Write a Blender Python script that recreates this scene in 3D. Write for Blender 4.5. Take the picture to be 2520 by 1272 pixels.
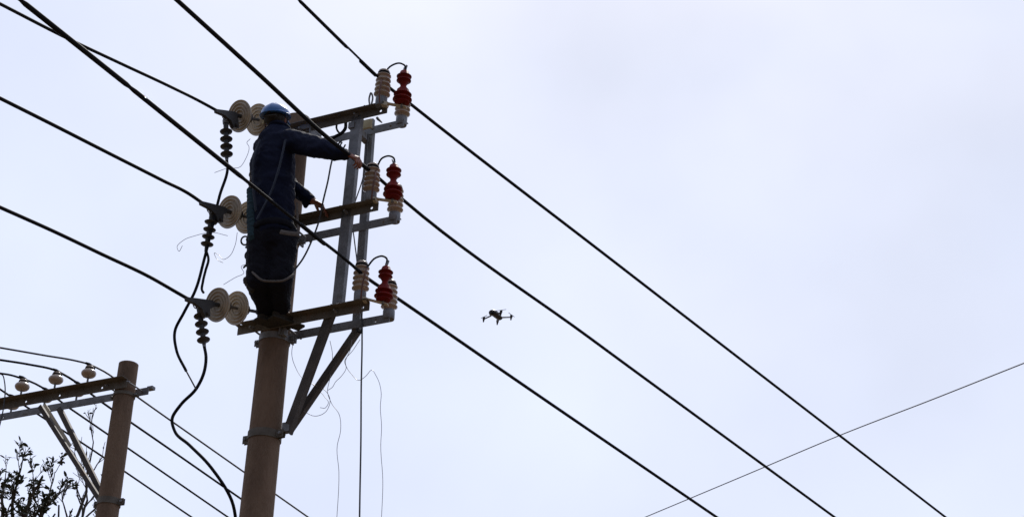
import bpy, bmesh, math, random
from mathutils import Vector, Matrix, Quaternion, noise

# ------------------------------------------------------------ camera, world, sun, exposure
scene = bpy.context.scene
for _o in list(bpy.data.objects):
    bpy.data.objects.remove(_o)
COL = scene.collection
scene.render.resolution_x, scene.render.resolution_y = 1024, 516
cd = bpy.data.cameras.new('camera')
cam = bpy.data.objects.new('camera', cd)
COL.objects.link(cam)
cd.sensor_width = 36.0
cd.lens = 67.1383
cd.clip_start = 0.1
cd.clip_end = 6000.0
PITCH, ROLL = 0.4844, 0.0402
cam.matrix_world = (Matrix.Translation((0, 0, 1.6)) @ Matrix.Rotation(math.pi/2 + PITCH, 4, 'X')
                    @ Matrix.Rotation(ROLL, 4, 'Z'))
scene.camera = cam
scene.view_settings.view_transform = 'Standard'
scene.view_settings.look = 'None'
scene.view_settings.exposure = 0.0
scene.view_settings.gamma = 1.0
scene.view_settings.use_curve_mapping = False

SUN_EL, SUN_AZ = math.radians(50), math.radians(8)      # azimuth measured clockwise from +Y (view direction)
SKYOFF = 3.1
world = bpy.data.worlds.new('World')
scene.world = world
world.use_nodes = True
wn, wl = world.node_tree.nodes, world.node_tree.links
wn.clear()
wout = wn.new('ShaderNodeOutputWorld')
bg = wn.new('ShaderNodeBackground')
sky = wn.new('ShaderNodeTexSky')
sky.sky_type = 'NISHITA'
sky.sun_disc = False
sky.sun_elevation = SUN_EL
sky.sun_rotation = SUN_AZ
sky.altitude = 20
sky.air_density = 1.0
sky.dust_density = 3.0
sky.ozone_density = 2.0
bg.inputs['Strength'].default_value = 0.10
# a thin bright veil of high cloud over the whole dome, slightly uneven
tc = wn.new('ShaderNodeTexCoord')
mp = wn.new('ShaderNodeMapping'); mp.inputs['Scale'].default_value = (1.6, 1.6, 3.4)
nz = wn.new('ShaderNodeTexNoise'); nz.inputs['Scale'].default_value = 2.1; nz.inputs['Detail'].default_value = 4.0
nz.inputs['Roughness'].default_value = 0.42
mr = wn.new('ShaderNodeMapRange')
mr.inputs['From Min'].default_value = 0.32; mr.inputs['From Max'].default_value = 0.68
mr.inputs['To Min'].default_value = 0.78; mr.inputs['To Max'].default_value = 0.94
mix = wn.new('ShaderNodeMix'); mix.data_type = 'RGBA'
mix.inputs['B'].default_value = (7.7, 8.4, 10.4, 1)
# the veil scatters sunlight forward: brighter towards the sun's side of the sky, duller behind the viewer
dt = wn.new('ShaderNodeVectorMath'); dt.operation = 'DOT_PRODUCT'
dt.inputs[1].default_value = (math.sin(SUN_AZ)*math.cos(SUN_EL), math.cos(SUN_AZ)*math.cos(SUN_EL), math.sin(SUN_EL))
fs = wn.new('ShaderNodeMapRange'); fs.interpolation_type = 'SMOOTHSTEP'
fs.inputs['From Min'].default_value = -0.35; fs.inputs['From Max'].default_value = 0.8
fs.inputs['To Min'].default_value = 0.30; fs.inputs['To Max'].default_value = 1.0
veil = wn.new('ShaderNodeMix'); veil.data_type = 'RGBA'; veil.blend_type = 'MULTIPLY'
veil.inputs['Factor'].default_value = 1.0
wl.new(tc.outputs['Generated'], mp.inputs['Vector'])
wl.new(mp.outputs['Vector'], nz.inputs['Vector'])
wl.new(nz.outputs['Fac'], mr.inputs['Value'])
wl.new(mr.outputs['Result'], mix.inputs['Factor'])
wl.new(sky.outputs['Color'], mix.inputs['A'])
wl.new(tc.outputs['Generated'], dt.inputs[0])
wl.new(dt.outputs['Value'], fs.inputs['Value'])
wl.new(mix.outputs['Result'], veil.inputs['A'])
nz2 = wn.new('ShaderNodeTexNoise'); nz2.inputs['Scale'].default_value = 2.3; nz2.inputs['Detail'].default_value = 5.0
mp2 = wn.new('ShaderNodeMapping'); mp2.inputs['Location'].default_value = (SKYOFF, 0.0, 0.0)
mr2 = wn.new('ShaderNodeMapRange'); mr2.inputs['From Min'].default_value = 0.35; mr2.inputs['From Max'].default_value = 0.65
mr2.inputs['To Min'].default_value = 0.88; mr2.inputs['To Max'].default_value = 1.1
mul = wn.new('ShaderNodeMath'); mul.operation = 'MULTIPLY'
wl.new(tc.outputs['Generated'], mp2.inputs['Vector']); wl.new(mp2.outputs['Vector'], nz2.inputs['Vector'])
wl.new(nz2.outputs['Fac'], mr2.inputs['Value'])
wl.new(mr2.outputs['Result'], mul.inputs[0]); wl.new(fs.outputs['Result'], mul.inputs[1])
wl.new(mul.outputs['Value'], veil.inputs['B'])
wl.new(veil.outputs['Result'], bg.inputs['Color'])
wl.new(bg.outputs['Background'], wout.inputs['Surface'])

sd = bpy.data.lights.new('sun', 'SUN')
sd.energy = 4.0
sd.angle = math.radians(0.5)
sd.color = (1.0, 0.95, 0.87)
sun = bpy.data.objects.new('sun', sd)
COL.objects.link(sun)
sdir = Vector((math.sin(SUN_AZ)*math.cos(SUN_EL), math.cos(SUN_AZ)*math.cos(SUN_EL), math.sin(SUN_EL)))
sun.rotation_euler = sdir.to_track_quat('Z', 'Y').to_euler()
sun.location = sdir*60

# ------------------------------------------------------------ materials
def mat(name, col, rough=0.6, metal=0.0, col2=None, scale=8.0, bump=0.0, bscale=None, spec=0.5, stretch=(1, 1, 1),
        spots=None, spot_scale=3.0, spot_range=(0.55, 0.7), coat=0.0, sheen=0.0):
    m = bpy.data.materials.new(name)
    m.use_nodes = True
    n, l = m.node_tree.nodes, m.node_tree.links
    b = n['Principled BSDF']
    b.inputs['Base Color'].default_value = (*col, 1)
    b.inputs['Roughness'].default_value = rough
    b.inputs['Metallic'].default_value = metal
    b.inputs['Specular IOR Level'].default_value = spec
    b.inputs['Coat Weight'].default_value = coat
    b.inputs['Sheen Weight'].default_value = sheen
    t = n.new('ShaderNodeTexCoord')
    mpp = n.new('ShaderNodeMapping'); mpp.inputs['Scale'].default_value = stretch
    l.new(t.outputs['Object'], mpp.inputs['Vector'])
    out = None
    if col2:
        a = n.new('ShaderNodeTexNoise'); a.inputs['Scale'].default_value = scale
        a.inputs['Detail'].default_value = 7; a.inputs['Roughness'].default_value = 0.62
        l.new(mpp.outputs['Vector'], a.inputs['Vector'])
        r = n.new('ShaderNodeMapRange'); r.inputs['From Min'].default_value = 0.35; r.inputs['From Max'].default_value = 0.65
        l.new(a.outputs['Fac'], r.inputs['Value'])
        x = n.new('ShaderNodeMix'); x.data_type = 'RGBA'
        x.inputs['A'].default_value = (*col, 1); x.inputs['B'].default_value = (*col2, 1)
        l.new(r.outputs['Result'], x.inputs['Factor'])
        out = x.outputs['Result']
    if spots:
        a = n.new('ShaderNodeTexNoise'); a.inputs['Scale'].default_value = spot_scale
        a.inputs['Detail'].default_value = 9; a.inputs['Roughness'].default_value = 0.7
        l.new(mpp.outputs['Vector'], a.inputs['Vector'])
        r = n.new('ShaderNodeMapRange'); r.inputs['From Min'].default_value = spot_range[0]; r.inputs['From Max'].default_value = spot_range[1]
        l.new(a.outputs['Fac'], r.inputs['Value'])
        x = n.new('ShaderNodeMix'); x.data_type = 'RGBA'
        if out: l.new(out, x.inputs['A'])
        else: x.inputs['A'].default_value = (*col, 1)
        x.inputs['B'].default_value = (*spots, 1)
        l.new(r.outputs['Result'], x.inputs['Factor'])
        out = x.outputs['Result']
    if out: l.new(out, b.inputs['Base Color'])
    if bump:
        a = n.new('ShaderNodeTexNoise'); a.inputs['Scale'].default_value = bscale or scale*4
        a.inputs['Detail'].default_value = 6
        l.new(mpp.outputs['Vector'], a.inputs['Vector'])
        bp = n.new('ShaderNodeBump'); bp.inputs['Strength'].default_value = bump; bp.inputs['Distance'].default_value = 0.01
        l.new(a.outputs['Fac'], bp.inputs['Height'])
        l.new(bp.outputs['Normal'], b.inputs['Normal'])
    return m

CONC = mat('concrete', (0.215, 0.152, 0.112), 0.9, 0, (0.13, 0.09, 0.066), 5, 0.8, 60, 0.2, (1, 1, 0.35), (0.08, 0.06, 0.045), 3.2, (0.55, 0.75))
STEEL = mat('galvanised_steel', (0.23, 0.245, 0.275), 0.6, 0.15, (0.14, 0.15, 0.17), 14, 0.15, 90, 0.4, (1, 1, 1), (0.10, 0.07, 0.045), 5, (0.58, 0.72))
RUSTY = mat('weathered_steel', (0.165, 0.155, 0.14), 0.75, 0.1, (0.105, 0.096, 0.085), 10, 0.25, 70, 0.3, (1, 1, 1), (0.13, 0.062, 0.032), 4, (0.58, 0.74))
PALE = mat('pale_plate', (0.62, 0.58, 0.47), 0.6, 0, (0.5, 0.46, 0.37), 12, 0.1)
CABLE = mat('black_cable', (0.009, 0.010, 0.014), 0.68, 0, (0.014, 0.015, 0.019), 20, 0.0, None, 0.08)
GREYW = mat('grey_cable', (0.045, 0.048, 0.06), 0.6)
HAIR = mat('thin_wire', (0.28, 0.27, 0.3), 0.5, 0.2)
BROWNW = mat('brown_lead', (0.12, 0.045, 0.03), 0.6)
PORC = mat('porcelain', (0.43, 0.34, 0.27), 0.28, 0, (0.30, 0.23, 0.18), 9, 0.0, None, 0.5, (1, 1, 1), (0.22, 0.13, 0.08), 7, (0.6, 0.75), coat=0.3)
DISC = mat('disc_porcelain', (0.46, 0.41, 0.33), 0.3, 0, (0.34, 0.295, 0.235), 12, 0.0, None, 0.5, (1, 1, 1), (0.15, 0.10, 0.07), 8, (0.6, 0.75), coat=0.2)
RED = mat('red_silicone', (0.20, 0.009, 0.007), 0.55, 0, (0.12, 0.007, 0.006), 16, 0.1, 60, 0.15)
DARKP = mat('dark_polymer', (0.03, 0.032, 0.038), 0.55, 0, (0.045, 0.046, 0.05), 14)
NAVY = mat('navy_cloth', (0.007, 0.010, 0.030), 0.8, 0, (0.012, 0.017, 0.042), 9, 0.4, 140, 0.1)
TROUS = mat('trouser_cloth', (0.007, 0.008, 0.015), 0.85, 0, (0.011, 0.012, 0.02), 9, 0.4, 140, 0.15)
TEAL = mat('teal_cloth', (0.007, 0.045, 0.07), 0.8, 0, (0.005, 0.028, 0.045), 18, 0.3, 90)
SKIN = mat('skin', (0.25, 0.09, 0.055), 0.55, 0, (0.19, 0.065, 0.04), 18, 0.1, 90)
HAIRM = mat('black_hair', (0.01, 0.008, 0.007), 0.6, 0, (0.018, 0.014, 0.012), 60, 0.4, 200)
HELM = mat('blue_helmet', (0.035, 0.16, 0.46), 0.35, 0, (0.03, 0.14, 0.42), 6, 0.0, None, 0.5, (1, 1, 1), (0.05, 0.10, 0.2), 14, (0.62, 0.75), coat=0.2)
STRAP = mat('webbing', (0.13, 0.115, 0.11), 0.85, 0, (0.08, 0.072, 0.068), 30, 0.3, 120)
BOOT = mat('boot_rubber', (0.02, 0.02, 0.02), 0.8, 0, (0.035, 0.03, 0.026), 20, 0.3)
HARN = mat('harness_webbing', (0.008, 0.018, 0.045), 0.85, 0, (0.006, 0.012, 0.03), 30, 0.3, 120)
YEL = mat('yellow_tag', (0.5, 0.46, 0.3), 0.6)
DRONE = mat('drone_shell', (0.022, 0.023, 0.028), 0.5, 0, (0.03, 0.031, 0.036), 20)
DRONEG = mat('drone_arm', (0.06, 0.06, 0.07), 0.5)
GLASS = mat('lens_glass', (0.01, 0.01, 0.012), 0.1)
BARK = mat('bark', (0.06, 0.048, 0.036), 0.9, 0, (0.035, 0.027, 0.02), 9, 0.8, 40)
LEAF = mat('leaf', (0.022, 0.032, 0.016), 0.7, 0, (0.035, 0.045, 0.022), 3, 0.0)
DSTEEL = mat('dark_steel', (0.10, 0.092, 0.09), 0.7, 0.1, (0.065, 0.06, 0.06), 10, 0.2, 70, 0.3, (1, 1, 1), (0.11, 0.06, 0.035), 5, (0.55, 0.7))
SOIL = mat('soil', (0.12, 0.062, 0.036), 0.95, 0, (0.08, 0.045, 0.026), 0.6, 0.6, 6, 0.2, (1, 1, 1), (0.045, 0.07, 0.022), 0.25, (0.5, 0.6))

# ------------------------------------------------------------ mesh helpers
def frame(d):
    d = Vector(d).normalized()
    a = Vector((0, 0, 1)) if abs(d.z) < 0.9 else Vector((1, 0, 0))
    u = a.cross(d).normalized()
    return u, d.cross(u).normalized(), d

class MB:
    def __init__(s): s.v, s.f = [], []
    def add(s, vs, fs):
        o = len(s.v); s.v += [Vector(p) for p in vs]; s.f += [tuple(i + o for i in f) for f in fs]; return s
    def box(s, c, size, rot=None):
        R = rot or Matrix.Identity(3); c = Vector(c); h = [x/2 for x in size]; vs = []
        for z in (-1, 1):
            for x, y in ((-1, -1), (1, -1), (1, 1), (-1, 1)):
                vs.append(c + R @ Vector((x*h[0], y*h[1], z*h[2])))
        return s.add(vs, [(3, 2, 1, 0), (4, 5, 6, 7), (0, 1, 5, 4), (1, 2, 6, 5), (2, 3, 7, 6), (3, 0, 4, 7)])
    def tube(s, pts, r, seg=10, cap=True, sq=1.0, side=None):
        pts = [Vector(p) for p in pts]; n = len(pts)
        rs = r if isinstance(r, (list, tuple)) else [r]*n
        u = None; vs = []
        for i, p in enumerate(pts):
            d = (pts[min(i+1, n-1)] - pts[max(i-1, 0)]).normalized()
            if u is None:
                if side is not None: u = Vector(side); u = (u - d*u.dot(d)).normalized()
                else: u = frame(d)[0]
            else: u = (u - d*u.dot(d)).normalized()
            w = d.cross(u)
            for k in range(seg):
                a = 2*math.pi*k/seg
                vs.append(p + (u*math.cos(a) + w*math.sin(a)*sq)*rs[i])
        fs = []
        for i in range(n-1):
            for k in range(seg):
                k2 = (k+1) % seg
                fs.append((i*seg+k, i*seg+k2, (i+1)*seg+k2, (i+1)*seg+k))
        if cap:
            fs.append(tuple(reversed(range(seg)))); fs.append(tuple((n-1)*seg+k for k in range(seg)))
        return s.add(vs, fs)
    def lathe(s, prof, o=(0, 0, 0), d=(0, 0, 1), seg=28):
        o = Vector(o); u, w, d = frame(d); vs = []
        for r, h in prof:
            for k in range(seg):
                a = 2*math.pi*k/seg
                vs.append(o + d*h + (u*math.cos(a) + w*math.sin(a))*max(r, 1e-5))
        fs = []
        for i in range(len(prof)-1):
            for k in range(seg):
                k2 = (k+1) % seg
                fs.append((i*seg+k, i*seg+k2, (i+1)*seg+k2, (i+1)*seg+k))
        fs.append(tuple(reversed(range(seg)))); fs.append(tuple((len(prof)-1)*seg+k for k in range(seg)))
        return s.add(vs, fs)
    def ball(s, c, r, R=None, seg=16, rings=10):
        c = Vector(c); r = (r, r, r) if not isinstance(r, (tuple, list)) else r; R = R or Matrix.Identity(3)
        vs = [c + R @ Vector((0, 0, -r[2]))]
        for i in range(1, rings):
            a = -math.pi/2 + math.pi*i/rings
            for k in range(seg):
                b = 2*math.pi*k/seg
                vs.append(c + R @ Vector((r[0]*math.cos(a)*math.cos(b), r[1]*math.cos(a)*math.sin(b), r[2]*math.sin(a))))
        vs.append(c + R @ Vector((0, 0, r[2])))
        fs = [(0, 1+(k+1) % seg, 1+k) for k in range(seg)]
        for i in range(rings-2):
            for k in range(seg):
                k2 = (k+1) % seg
                fs.append((1+i*seg+k, 1+i*seg+k2, 1+(i+1)*seg+k2, 1+(i+1)*seg+k))
        t = len(vs)-1; b = 1+(rings-2)*seg
        fs += [(b+k, b+(k+1) % seg, t) for k in range(seg)]
        return s.add(vs, fs)
    def limb(s, a, b, ra, rb, sq=1.0, side=None):
        a, b = Vector(a), Vector(b)
        s.tube([a, a.lerp(b, 0.5), b], [ra, (ra+rb)/2, rb], 16, True, sq, side)
        s.ball(a, ra*min(1, sq+0.0) if sq < 1 else ra); s.ball(b, rb*min(1, sq) if sq < 1 else rb); return s
    def plate(s, o, u, v, t, L, Wd, holes=(), hr=0.009):
        # a flat bar L along u, Wd along v, thickness vector t, with round holes at distances along u
        o, u, v, t = Vector(o), Vector(u), Vector(v), Vector(t)
        def quad(a, b, c0, c1):
            P = [o+u*a+v*c0, o+u*b+v*c0, o+u*b+v*c1, o+u*a+v*c1]
            s.add(P + [p+t for p in P], [(3, 2, 1, 0), (4, 5, 6, 7), (0, 1, 5, 4), (1, 2, 6, 5), (2, 3, 7, 6), (3, 0, 4, 7)])
        x = 0.0; hw = hr*1.6
        for h in sorted(holes):
            quad(x, h-hw, 0, Wd)
            cen = o+u*h+v*Wd/2; ring = []; outr = []
            for k in range(8):
                a = math.pi*2*k/8; ca, sa = math.cos(a), math.sin(a)
                ring.append(cen + u*ca*hr + v*sa*hr)
                m = max(abs(ca), abs(sa)); outr.append(cen + u*ca/m*hw + v*sa/m*Wd/2)
            vs = ring + outr + [p+t for p in ring] + [p+t for p in outr]; fs = []
            for k in range(8):
                k2 = (k+1) % 8
                fs += [(k, k2, 8+k2, 8+k), (16+k, 24+k, 24+k2, 16+k2), (k2, k, 16+k, 16+k2), (8+k, 8+k2, 24+k2, 24+k)]
            s.add(vs, fs); x = h+hw
        quad(x, L, 0, Wd)
        return s
    def build(s, name, m, parent=None, smooth=35, matrix=None):
        me = bpy.data.meshes.new(name)
        me.from_pydata([tuple(p) for p in s.v], [], s.f)
        me.materials.append(m)
        bm = bmesh.new(); bm.from_mesh(me); bmesh.ops.recalc_face_normals(bm, faces=bm.faces); bm.to_mesh(me); bm.free()
        if smooth:
            for p in me.polygons: p.use_smooth = True
            me.set_sharp_from_angle(angle=math.radians(smooth))
        me.update()
        o = bpy.data.objects.new(name, me); COL.objects.link(o)
        if parent: o.parent = parent
        if matrix: o.matrix_world = matrix
        return o

def remesh(mb, name, m, parent, voxel, smooth_it=4, disp=0.0, dscale=0.1):
    o = mb.build(name, m, None)
    r = o.modifiers.new('r', 'REMESH'); r.mode = 'VOXEL'; r.voxel_size = voxel; r.use_smooth_shade = True
    sm = o.modifiers.new('s', 'SMOOTH'); sm.iterations = smooth_it; sm.factor = 0.5
    dg = bpy.context.evaluated_depsgraph_get()
    me = bpy.data.meshes.new_from_object(o.evaluated_get(dg))
    o.modifiers.clear(); old = o.data; o.data = me; bpy.data.meshes.remove(old)
    if disp:
        nrm = [v.normal.copy() for v in me.vertices]
        for v, vn in zip(me.vertices, nrm):
            p = v.co
            a = noise.noise(Vector((p.x/dscale, p.y/dscale, p.z/dscale*2.3)))
            b = noise.noise(Vector((p.x/dscale*2.7+9, p.y/dscale*2.7, p.z/dscale*4+3*p.x/dscale)))
            v.co = p + vn*(a*0.7 + (0.35-abs(b))*0.7)*disp
    for p in me.polygons: p.use_smooth = True
    me.update()
    if not me.materials: me.materials.append(m)
    o.parent = parent
    return o

def curve(pts, n=8):
    # Catmull-Rom with chord-length parameters, so uneven spacing never overshoots
    P = [Vector(p) for p in pts]
    if len(P) < 3: return [P[0].lerp(P[-1], i/n) for i in range(n+1)]
    h = [max((P[i+1]-P[i]).length, 1e-6) for i in range(len(P)-1)]
    T = []
    for i in range(len(P)):
        if i == 0: T.append((P[1]-P[0])/h[0])
        elif i == len(P)-1: T.append((P[-1]-P[-2])/h[-1])
        else:
            a, b = (P[i]-P[i-1])/h[i-1], (P[i+1]-P[i])/h[i]
            T.append((a*h[i]+b*h[i-1])/(h[i]+h[i-1]))
    out = []
    for i in range(len(P)-1):
        for k in range(n):
            t = k/n; t2, t3 = t*t, t*t*t
            out.append(P[i]*(2*t3-3*t2+1) + T[i]*h[i]*(t3-2*t2+t) + P[i+1]*(3*t2-2*t3) + T[i+1]*h[i]*(t3-t2))
    out.append(P[-1]); return out

def tag(o, label=None, cat=None, group=None, kind=None):
    if label: o['label'] = label
    if cat: o['category'] = cat
    if group: o['group'] = group
    if kind: o['kind'] = kind
    return o

def empty(name, matrix, label, cat, group=None):
    o = bpy.data.objects.new(name, None); COL.objects.link(o)
    o.empty_display_size = 0.1
    o.matrix_world = matrix
    return tag(o, label, cat, group)

def copy_tree(o, parent=None):
    c = o.copy(); COL.objects.link(c); c.parent = parent
    for ch in list(o.children): copy_tree(ch, c)
    return c

# frames of the two line structures: local x runs along the crossarms, y along the power line, z up
RM = Matrix(((0.8934, 0.4493, 0.0003), (-0.4493, 0.8934, 0.0059), (0.0024, -0.0054, 1.0)))
M1 = Matrix.Translation((-1.716, 12.7141, 7.6052)) @ RM.to_4x4()
M2 = Matrix.Translation((-3.557, 16.4, 8.6914)) @ RM.to_4x4()
def at(M, p): return M @ Matrix.Translation(Vector(p))
Z2, Z1 = 0.8156, 1.6553
LEVELS = [0.0, Z2, Z1]
YN = 0.107                     # pole face to which the crossarms are bolted

# ------------------------------------------------------------ ground
g = MB()
g.add([(-2500, -2500, 0), (2500, -2500, 0), (2500, 2500, 0), (-2500, 2500, 0)], [(0, 1, 2, 3)])
tag(g.build('ground', SOIL, smooth=0), 'reddish soil with patches of grass below the power line', kind='structure')

# ------------------------------------------------------------ structural steel
def bolt(parent, p, d=(0, -1, 0), r=0.014, name='bolt', shank=0.03, m=None):
    b = MB(); d = Vector(d)
    b.lathe([(r, 0), (r, 0.012)], p, d, 6)
    b.lathe([(r*0.5, 0.012), (r*0.5, 0.012+shank)], p, d, 8)
    return b.build(name, m or STEEL, parent)

def angle_arm(parent, x0, x1, side, zc, m, leg=0.068, holes=(), fholes=(), name='crossarm'):
    # side -1: near the camera, +1: far; vertical leg on the pole face, flange outward along the top edge
    b = MB(); t = 0.006; y = side*YN
    b.plate((x0, y, zc-leg/2), (1, 0, 0), (0, 0, 1), (0, side*t, 0), x1-x0, leg-t, [h-x0 for h in holes], 0.011)
    b.plate((x0, y, zc+leg/2-t), (1, 0, 0), (0, side, 0), (0, 0, t), x1-x0, leg, [h-x0 for h in fholes], 0.011)
    return b.build(name, m, parent, 20)

def channel(parent, a, b_, width, depth, side, m, name):
    # open channel between two points in a plane y = const, web seen face on
    a, b_ = Vector(a), Vector(b_); d = (b_-a); L = d.length; d.normalize(); w = Vector((0, 1, 0)).cross(d).normalized()
    k = MB(); t = 0.006; o = a - w*width/2
    k.plate(o, d, w, (0, side*t, 0), L, width)
    k.plate(o+Vector((0, side*t, 0)), d, (0, side, 0), w*t, L, depth-t)
    k.plate(o+w*(width-t)+Vector((0, side*t, 0)), d, (0, side, 0), w*t, L, depth-t)
    return k.build(name, m, parent, 20)

def shaft(parent, ztop, zbot, rtop, name='shaft'):
    b = MB(); prof = []; n = 40
    for i in range(n+1):
        z = zbot+(ztop-zbot)*i/n; prof.append((rtop+(ztop-z)/75*0.5, z))
    prof += [(rtop-0.006, ztop+0.004), (rtop-0.03, ztop+0.006), (0.0, ztop+0.006)]
    b.lathe(prof, seg=40)
    return b.build(name, CONC, parent, 50)

def band(parent, z, r, h=0.055, m=None, lug=0.05, ang=(0, math.pi)):
    b = MB(); b.lathe([(r+0.001, z-h/2), (r+0.007, z-h/2), (r+0.007, z+h/2), (r+0.001, z+h/2)], seg=40)
    for a in ang:
        R = Matrix.Rotation(a, 3, 'Z')
        for s in (-1, 1):
            b.box(R @ Vector((r+0.006+lug/2, s*0.012, z)), (lug, 0.006, h), R)
    o = b.build('band', m or STEEL, parent, 30)
    for a in ang:
        R = Matrix.Rotation(a, 3, 'Z')
        q = MB(); q.lathe([(0.012, 0), (0.012, 0.012), (0.007, 0.012), (0.007, 0.055), (0.012, 0.055), (0.012, 0.065)],
                          R @ Vector((r+0.006+lug*0.6, -0.033, z)), R @ Vector((0, 1, 0)), 6)
        q.build('bolt', STEEL, o)
    return o

def base_of(M): return M @ Matrix.Translation((0, 0, -M.translation.z))

# ---- main pole
pole = empty('utility_pole', M1, 'tall concrete pole with three levels of steel crossarms that the worker is standing on', 'utility pole')
PTOP = 1.8412
shaft(pole, PTOP, -7.9052, 0.0975)
XL = -0.2593
xr = [0.8545, 0.8628, 0.8736]
NV0, NV1 = Vector((0.5802, -0.113, 0.0747)), Vector((0.6066, -0.113, 1.6602))
FV0, FV1 = Vector((0.613, 0.113, -0.0466)), Vector((0.5915, 0.113, 1.6748))
for i, zc in enumerate(LEVELS):
    holes = [XL+0.10, XL+0.55, xr[i]-0.10]
    angle_arm(pole, XL, xr[i], -1, zc, RUSTY, holes=[XL+0.13, xr[i]-0.055], fholes=[XL+0.045])
    angle_arm(pole, -0.10, 0.883+0.015, 1, zc, STEEL, holes=[0.883-0.10], fholes=[])
    for x in (-0.125, 0.125):                       # long bolts clamping the two arms on the pole
        b = MB()
        b.tube([(x, -YN-0.05, zc-0.01), (x, YN+0.05, zc-0.01)], 0.008, 8)
        b.lathe([(0.015, 0), (0.015, 0.012)], (x, -YN-0.020, zc-0.01), (0, 1, 0), 6)
        b.lathe([(0.015, 0), (0.015, 0.012)], (x, YN+0.008, zc-0.01), (0, 1, 0), 6)
        b.build('bolt', STEEL, pole)
    bolt(pole, (NV0.lerp(NV1, zc/Z1).x+0.005, -YN-0.007, zc), (0, -1, 0))
    bolt(pole, (0.55, -YN-0.03, zc+0.034), (0, 0, 1), shank=0.012)
    band(pole, zc-0.062 if i else -0.075, 0.0975+(PTOP-zc)/150, 0.05, ang=(0.25,) if i else (0.25, math.pi))
# saddle plates between arm and pole
for i, zc in enumerate(LEVELS):
    b = MB(); b.box((0.1, 0.0, zc-0.05), (0.012, 0.2, 0.07)); b.box((0.115, -0.06, zc-0.055), (0.04, 0.05, 0.06))
    b.build('bracket', STEEL, pole, 20)
channel(pole, NV0, NV1, 0.082, 0.045, 1, STEEL, 'upright')
channel(pole, FV0, FV1, 0.062, 0.040, 1, STEEL, 'upright')
channel(pole, (0.5219, -0.1, 0.0359), (0.1884, -0.02, -0.8339), 0.060, 0.05, 1, DSTEEL, 'brace')
channel(pole, (0.6286, 0.113, -0.0296), (0.1549, 0.03, -0.809), 0.050, 0.045, 1, DSTEEL, 'brace')
zb = -0.8404
band(pole, zb, 0.0975+(PTOP-zb)/150, 0.06, RUSTY, 0.055, (-0.1, math.pi))
b = MB(); b.box((0.1853, 0.0, -0.7942), (0.06, 0.05, 0.07)); b.build('bracket', STEEL, pole, 20)
# top clamp plates, tag plate and a loose strap at the top level
b = MB(); b.box((0.1676, -0.06, 1.6755), (0.10, 0.14, 0.07)); b.box((0.2101, -0.05, 1.627), (0.012, 0.16, 0.085)); b.build('bracket', STEEL, pole, 20)
tag(MB().box((0.6525, -0.02, 1.627), (0.075, 0.02, 0.075)).build('tag_plate', YEL, pole, 20), 'small yellowish plate between the uprights')
b = MB(); b.box((0.6561, 0.05, 1.6669), (0.02, 0.03, 0.085)); b.box((0.5739, 0.0, 1.5808), (0.05, 0.25, 0.05)); b.build('bracket', STEEL, pole, 20)
b = MB(); b.tube([(0.7221, 0.0, 1.6804), (0.7342, 0.0, 1.6629), (0.7689, 0.0, 1.6253)], [0.011, 0.011, 0.005], 8); b.build('hook_bolt', DARKP, pole)
for px in [((0.7401, -0.139, 1.7217)), ((0.699, -0.139, 1.7062))]:
    pass
b = MB(); b.tube(curve([(0.7351, -0.139, 1.6974), (0.7248, -0.139, 1.7803), (0.7359, -0.139, 1.8178), (0.753, -0.139, 1.7806), (0.7459, -0.139, 1.6948)]), 0.007, 8)
b.build('eye_bolt', STEEL, pole)
for p in ((0.6882, -0.139, 1.7089), (0.4684, -0.139, 1.7004)): bolt(pole, Vector(p)-Vector((0, 0, 0.02)), (0, 0, 1), shank=0.015)

# ---- second pole
T2TOP = 0.2527
pole2 = empty('utility_pole', M2, 'lower concrete pole at the left edge, a long crossarm and mushroom insulators on it', 'utility pole')
shaft(pole2, T2TOP, -8.9914, 0.0925)
angle_arm(pole2, -2.3303, 0.10, -1, 0.0, RUSTY, 0.085,
          holes=[-0.1809, -0.671, -1.0674])
angle_arm(pole2, -2.5274, 0.1885, 1, 0.0, STEEL, 0.075, holes=[-1.5126])
for x in (-0.12, 0.125):
    b = MB(); b.tube([(x, -YN-0.04, 0), (x, YN+0.04, 0)], 0.008, 8)
    b.lathe([(0.015, 0), (0.015, 0.012)], (x, -YN-0.02, 0), (0, 1, 0), 6)
    b.build('bolt', STEEL, pole2)
band(pole2, -0.07, 0.0925+0.004, 0.03, RUSTY, 0.04, (0.2, math.pi))
channel(pole2, (-0.9189, -0.09, -0.0615), (-0.0593, -0.04, -1.1298), 0.042, 0.04, 1, DSTEEL, 'brace')
channel(pole2, (-0.849, 0.1, -0.0155), (-0.1155, 0.04, -1.0385), 0.05, 0.04, 1, DSTEEL, 'brace')
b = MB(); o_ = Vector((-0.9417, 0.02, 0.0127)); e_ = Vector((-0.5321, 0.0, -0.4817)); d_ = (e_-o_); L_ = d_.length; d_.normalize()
b.plate(o_, d_, Vector((0, 1, 0)).cross(d_), (0, 0.006, 0), L_, 0.045)  # sunlit face of the brace flange, its brightness painted as a pale colour
tag(b.build('lit_flange_strip', PALE, pole2, 20), 'pale flat strip between the two braces, sunlight on the flange put into its colour')
bz = -1.1271
band(pole2, bz, 0.0925+(T2TOP-bz)/150, 0.06, RUSTY, 0.05, (0.1, math.pi))
tag(MB().box((0.1818, 0.15, 0.042), (0.06, 0.05, 0.03)).build('end_clip', STEEL, pole2, 20))

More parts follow.
